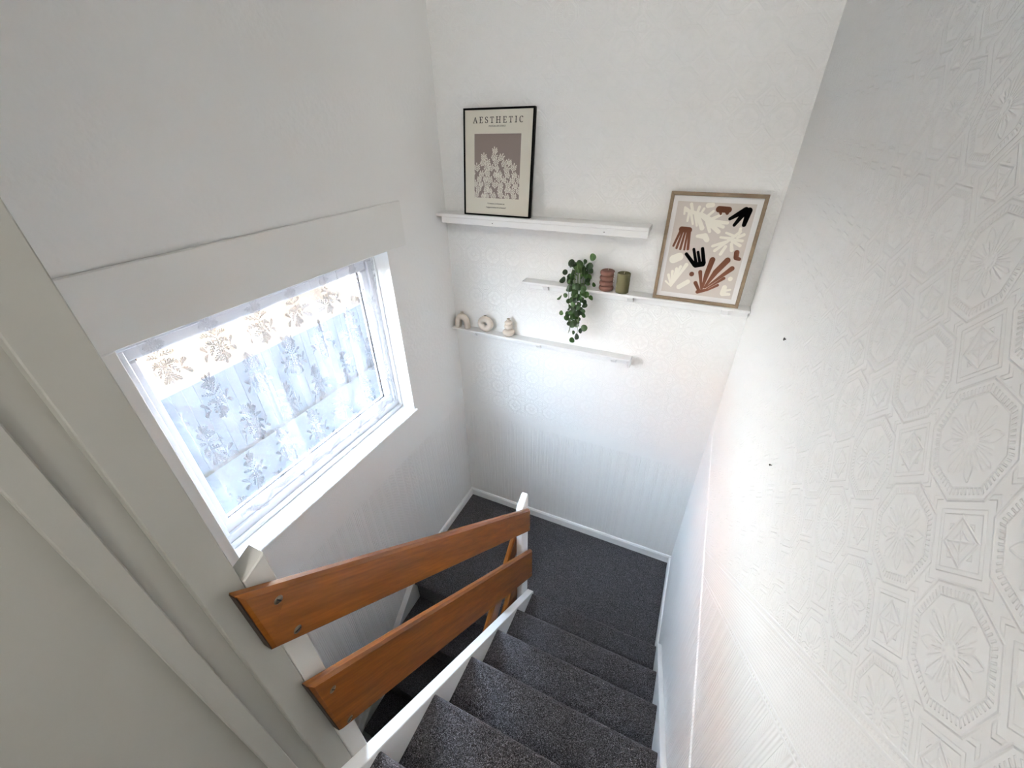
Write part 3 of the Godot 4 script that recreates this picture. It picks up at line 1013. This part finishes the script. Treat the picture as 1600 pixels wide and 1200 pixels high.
func build_ornaments():
	var zc := ZB + 0.030
	var group := "small cream vases on the lowest ledge"
	# arch vase
	var y := 1.4832
	var v := thing("vase", "cream arch-shaped bud vase, nearest the corner on the lowest ledge", "vase", Vector3(-1.232, y, zc), Vector3.ZERO, group)
	var st := begin(false)
	var pts := []
	var rad := []
	for k in 25:
		var a := PI * k / 24.0
		var x := -0.030 * cos(a)
		pts.append(Vector3(x, 0.034 + 0.033 * sin(a), 0))
		rad.append(0.0185 + 0.002 * sin(a))
	pts.push_front(Vector3(-0.033, 0.0005, 0))
	rad.push_front(0.019)
	pts.append(Vector3(0.033, 0.0005, 0))
	rad.append(0.019)
	add_tube(st, pts, rad, 16)
	add_lathe(st, v2([0.011, 0.075, 0.0095, 0.088, 0.011, 0.096, 0.008, 0.0965, 0.007, 0.093]), 16)
	obj("body", done(st), M.cream, v)
	neck_hole(v, 0.0965)
	# ring vase
	v = thing("vase", "cream ring-shaped bud vase, middle one of the three vases", "vase", Vector3(-1.076, y, zc), Vector3.ZERO, group)
	st = begin(false)
	pts = []
	rad = []
	for k in 32:
		var a := TAU * k / 32.0
		pts.append(Vector3(0.031 * cos(a), 0.047 + 0.029 * sin(a), 0))
		rad.append(0.0185)
	add_tube(st, pts, rad, 16, true)
	add_lathe(st, v2([0.013, 0.080, 0.0095, 0.090, 0.0105, 0.0985, 0.0075, 0.099, 0.0065, 0.095]), 16)
	obj("body", done(st), M.cream, v)
	neck_hole(v, 0.099)
	# bubble vase
	v = thing("vase", "cream bubble bud vase of three stacked balls, rightmost vase", "vase", Vector3(-0.926, y, zc), Vector3.ZERO, group)
	st = begin(false)
	var prof := PackedVector2Array()
	prof.append(Vector2(0.0, 0.0005))
	for e in [[0.022, 0.0, 0.0255, 0.034], [0.058, 0.0, 0.021, 0.024], [0.080, 0.0, 0.0165, 0.021]]:
		for k in 13:
			var a := -PI / 2 * 0.82 + PI * 0.82 * k / 12.0
			var rr: float = e[3] if e[3] > e[2] else e[2]
			prof.append(Vector2(maxf(0.006, e[3] * cos(a) + 0.002), e[0] + e[2] * 0.85 * sin(a)))
	prof.append(Vector2(0.0095, 0.099))
	prof.append(Vector2(0.010, 0.104))
	prof.append(Vector2(0.007, 0.1045))
	prof.append(Vector2(0.006, 0.100))
	add_lathe(st, prof, 24)
	obj("body", done(st), M.cream, v)
	neck_hole(v, 0.1042)
	# candles on the middle ledge
	y = 1.8272
	v = thing("candle", "dusty pink candle of four stacked rings beside the hanging plant", "candle", Vector3(-0.395, y, ZB + 0.035))
	st = begin(false)
	prof = PackedVector2Array()
	prof.append(Vector2(0.0, 0.0))
	for e in 4:
		for k in 9:
			var a := -PI / 2 + PI * k / 8.0
			prof.append(Vector2(0.0245 + 0.0105 * cos(a), 0.0125 + e * 0.0245 + 0.0122 * sin(a)))
	prof.append(Vector2(0.0, 0.097))
	add_lathe(st, prof, 30)
	obj("wax", done(st), M.pink, v)
	st = begin(false)
	add_tube(st, [Vector3(0, 0.095, 0), Vector3(0.001, 0.102, 0), Vector3(0.003, 0.106, 0)], [0.0012, 0.0012, 0.001], 6)
	obj("wick", done(st), M.wick, v)
	st = begin()
	for k in 5:
		var a0 := 0.10 + 0.0
		var yy := 0.034 + k * 0.0125
		add_box(st, Vector3(0.0325, yy, 0.008), Vector3(0.0365 + 0.002 * (k % 2), yy + 0.0105, 0.016), 0.002)
	obj("pale_blocks", done(st), M.mount, v)  # column of small pale blocks on the side of the candle
	v = thing("candle", "olive green pillar candle next to the oak framed print", "candle", Vector3(-0.318, y, ZB + 0.035))
	st = begin(false)
	prof = v2([0.0, 0.0, 0.029, 0.0, 0.0305, 0.002, 0.0302, 0.010, 0.0306, 0.020, 0.0302, 0.030, 0.0306, 0.040, 0.0302, 0.050, 0.0306, 0.060, 0.0302, 0.070, 0.0306, 0.080, 0.0305, 0.090, 0.029, 0.0925, 0.025, 0.092, 0.022, 0.089, 0.0, 0.088])
	add_lathe(st, prof, 32)
	obj("wax", done(st), M.olive, v)
	st = begin(false)
	add_tube(st, [Vector3(0, 0.087, 0), Vector3(0.001, 0.095, 0), Vector3(0.003, 0.099, 0)], [0.0012, 0.0012, 0.001], 6)
	obj("wick", done(st), M.wick, v)

func neck_hole(v: Node3D, y: float):
	var st := begin(false)
	add_lathe(st, v2([0.0, y - 0.002, 0.0072, y - 0.002, 0.0076, y - 0.006]), 14)
	obj("neck_opening", done(st), M.slot, v)

func leaf_mesh(w: float, l: float, cup: float) -> ArrayMesh:
	# round leaf, folded a little along its midrib, with thickness
	var st := begin(false)
	var N := 14
	for side in [0.0, -0.0006]:
		for k in N:
			var a0 := TAU * k / N
			var a1 := TAU * (k + 1) / N
			var f = func(a: float, q: float) -> Vector3:
				var x := w * cos(a) * q
				var yy := -l * (1.0 - 0.98 * sin(a) * q) 
				return Vector3(x, yy * 1.0, side - cup * (x * x) / (w * w) + 0.25 * cup * sin(a) * q)
			var ctr := Vector3(0, -l, side)
			var up := Vector3(0, 0, 1) if side == 0.0 else Vector3(0, 0, -1)
			tri(st, [ctr, f.call(a0, 0.55), f.call(a1, 0.55)], [], up)
			quad(st, f.call(a0, 0.55), f.call(a1, 0.55), f.call(a1, 1.0), f.call(a0, 1.0), up)
	return done(st)

func build_plant():
	var at := Vector3(-0.530, 1.8272, -1.925)
	var p := thing("trailing_plant", "green trailing plant with round leaves spilling over the middle ledge", "plant", at)
	var st := begin(false)
	add_lathe(st, v2([0.0, 0.0, 0.027, 0.0, 0.030, 0.004, 0.034, 0.075, 0.0335, 0.078, 0.030, 0.078, 0.029, 0.070, 0.0, 0.068]), 24)
	for k in 16:
		var a := TAU * k / 16.0
		add_tube(st, [Vector3(0.029 * cos(a), 0.006, 0.029 * sin(a)), Vector3(0.0335 * cos(a), 0.07, 0.0335 * sin(a))], [0.0022, 0.0022], 6)
	obj("pot", done(st), M.pot, p)
	var meshes := []
	for k in 4:
		for m in 2:
			var lm := leaf_mesh(0.0125 + 0.002 * m, 0.0135 + 0.002 * m, 0.004 + 0.002 * m)
			lm.surface_set_material(0, M.leaves[k])
			meshes.append(lm)
	var r2 := RandomNumberGenerator.new()
	r2.seed = 5
	# places of the leaves that stand out, then a dense heart between them
	var spots := []
	for e in [[-0.046, 0.119], [-0.024, 0.117], [0.002, 0.12], [0.027, 0.135], [0.062, 0.161], [0.053, 0.119], [-0.066, 0.074], [-0.025, 0.066], [0.031, 0.085], [-0.077, 0.038], [-0.045, 0.033], [0.051, 0.051], [0.083, 0.031], [-0.034, 0.003], [0.001, 0.021], [0.037, 0.008], [-0.054, -0.038], [-0.083, -0.049], [0.019, -0.039], [0.048, -0.072], [0.078, -0.031], [0.009, -0.091], [-0.032, -0.102], [-0.07, -0.132], [-0.04, -0.156], [-0.025, -0.183], [0.01, -0.136], [0.014, -0.167], [0.05, -0.127], [0.042, -0.105], [0.041, -0.211], [0.054, -0.194], [0.0, -0.231], [0.018, -0.248], [-0.002, -0.274]]:
		spots.append(Vector3(e[0], e[1], 0.044 if e[1] < 0.03 else 0.03))
	for k in 96:
		var t := r2.randf() if k < 58 else r2.randf_range(0.02, 0.5)
		var yy := lerpf(0.13, -0.19, t)
		var half := lerpf(0.058, 0.030, smoothstep(0.35, 1.0, t))
		spots.append(Vector3(r2.randf_range(-half, half) - 0.006 + 0.012 * (1.0 - t), yy, (0.040 if yy < 0.02 else 0.014) + r2.randf_range(-0.006, 0.016)))
	st = begin(false)
	for i in spots.size():
		var s: Vector3 = spots[i]
		var yaw := r2.randf_range(-0.9, 0.9) + s.x * 5.0
		var pitch := r2.randf_range(-1.0, -0.1)
		var roll := r2.randf_range(-0.9, 0.9)
		var bs := Basis(Vector3(0, 1, 0), yaw) * Basis(Vector3(1, 0, 0), pitch) * Basis(Vector3(0, 0, 1), roll)
		var q := r2.randf_range(0.8, 1.2)
		var tf := Transform3D(bs.scaled(Vector3(q, q, q)), s)
		tf.origin -= bs * Vector3(0, -0.0135 * q, 0)
		inst("leaf", meshes[(i * 5 + r2.randi() % 3) % 8], p, tf)
	# stems: from the pot over the ledge edge, then down
	for k in 11:
		var x0 := r2.randf_range(-0.02, 0.02)
		var x1 := r2.randf_range(-0.055, 0.055)
		var yend := [-0.26, -0.23, -0.2, -0.17, -0.12, -0.06, -0.15, -0.1, -0.24, -0.05, -0.19][k] as float
		if yend < -0.15:
			x1 *= 0.5
		var pts := []
		var rd := []
		for m in 13:
			var t := m / 12.0
			var y := lerpf(0.072, yend, smoothstep(0.25, 1.0, t)) + 0.055 * sin(minf(1.0, t * 2.2) * PI)
			pts.append(Vector3(lerpf(x0, x1, smoothstep(0.0, 0.7, t)) + 0.005 * sin(t * 9.0 + k), y, lerpf(0.0, 0.042, smoothstep(0.05, 0.4, t))))
			rd.append(0.0011)
		add_tube(st, pts, rd, 5)
	obj("stems", done(st), M.stem, p)

# ==================================================================== what lies outside the window
func build_outside():
	var gm := mat(Color(0.185, 0.197, 0.213), 0.9, 0.0)
	var pm := mat(Color(0.115, 0.10, 0.084), 0.9, 0.0)
	var g := obj("ground", box(Vector3(-5.9, -2.0, -40), Vector3(XL - 0.22, -1.75, 30)), gm)
	struct(g, "blue-grey driveway outside the window")
	g = obj("ground", box(Vector3(-60, -2.0, -60), Vector3(-6.1, -1.75, 40)), pm)
	struct(g, "sandy gravel beyond the fence")
	var ow := obj("wall_outside", parts_mesh([
		[rect(-7.0, LOW - 0.3, ZB - 0.12, 6.4), 0, XL - 0.22, XL - 0.02, gm],
		[rect(2.1, LOW - 0.3, 7.0, 6.4), 0, XL - 0.22, XL - 0.02, gm],
		[rect(ZB - 0.12, TOP + 0.22, 2.1, 6.4), 0, XL - 0.22, XL - 0.02, gm]]), null)
	struct(ow, "outer wall of the house itself, out of view")
	var fm := mat(Color(0.235, 0.257, 0.29), 0.8, 0.0)
	var fe := thing("fence", "blue-grey board fence outside, faint through the lace", "fence", Vector3(-6.0, -1.75, -4.0))
	var bm := box(Vector3(-0.012, 0.0, -0.072), Vector3(0.012, 1.33, 0.072), 0.004)
	bm.surface_set_material(0, fm)
	for k in 64:
		inst("fence_board", bm, fe, Transform3D(Basis.IDENTITY, Vector3(0.0, 0.005, 4.2 - k * 0.15)))
	var st := begin()
	for y in [0.3, 1.05]:
		add_box(st, Vector3(-0.06, y, -5.5), Vector3(-0.012, y + 0.08, 4.4), 0.004)
	obj("fence_rail", done(st), fm, fe)
	var hm := mat(Color(0.82, 0.815, 0.805), 0.9, 0.0)
	var h := thing("reflecting_house", "cream rendered house across the driveway, added out of view to reflect sun into the window", "house", Vector3(-14.0, -1.75, -3.0))
	obj("wall", box(Vector3(-6, 0, -5.5), Vector3(0, 6.2, 15)), hm, h)  # unseen facade, placed and sized to bounce sunlight into the stairwell
	obj("roof", prism(v2([-6.5, 6.15, 0.5, 6.15, -3.0, 8.6]), 2, -5.9, 15.4), mat(Color(0.40, 0.29, 0.25), 0.9, 0.0), h)

func build_fill_lamp():
	# fill light added to brighten the upper walls: an unseen globe behind the viewer
	var at := Vector3(0.10, 3.95, 0.95)
	var l := thing("added_fill_lamp", "added fill lamp, an opal globe over the upper landing, out of view", "lamp", at)
	var st := begin(false)
	add_lathe(st, v2([0.0, 0.345, 0.05, 0.345, 0.05, 0.33, 0.008, 0.325, 0.008, 0.12, 0.03, 0.115, 0.03, 0.09, 0.0, 0.09]), 20)
	obj("flex", done(st), M.gloss, l)
	var gl := mat(Color(0.95, 0.94, 0.92), 0.4)
	gl.emission_enabled = true
	gl.emission = Color(1.0, 0.97, 0.93)
	gl.emission_energy_multiplier = 3.0
	st = begin(false)
	var prof := PackedVector2Array()
	for k in 17:
		var a := -PI / 2 + PI * k / 16.0
		prof.append(Vector2(maxf(0.0, 0.10 * cos(a)), 0.10 * sin(a)))
	add_lathe(st, prof, 28)
	obj("globe", done(st), gl, l)
	var o := OmniLight3D.new()
	o.name = "fill_light"
	o.light_color = Color(1.0, 0.99, 0.975)
	o.light_energy = 0.52
	o.light_size = 0.09
	o.omni_range = 12.0
	o.omni_attenuation = 2.0
	o.shadow_enabled = true
	o.position = Vector3.ZERO
	l.add_child(o)
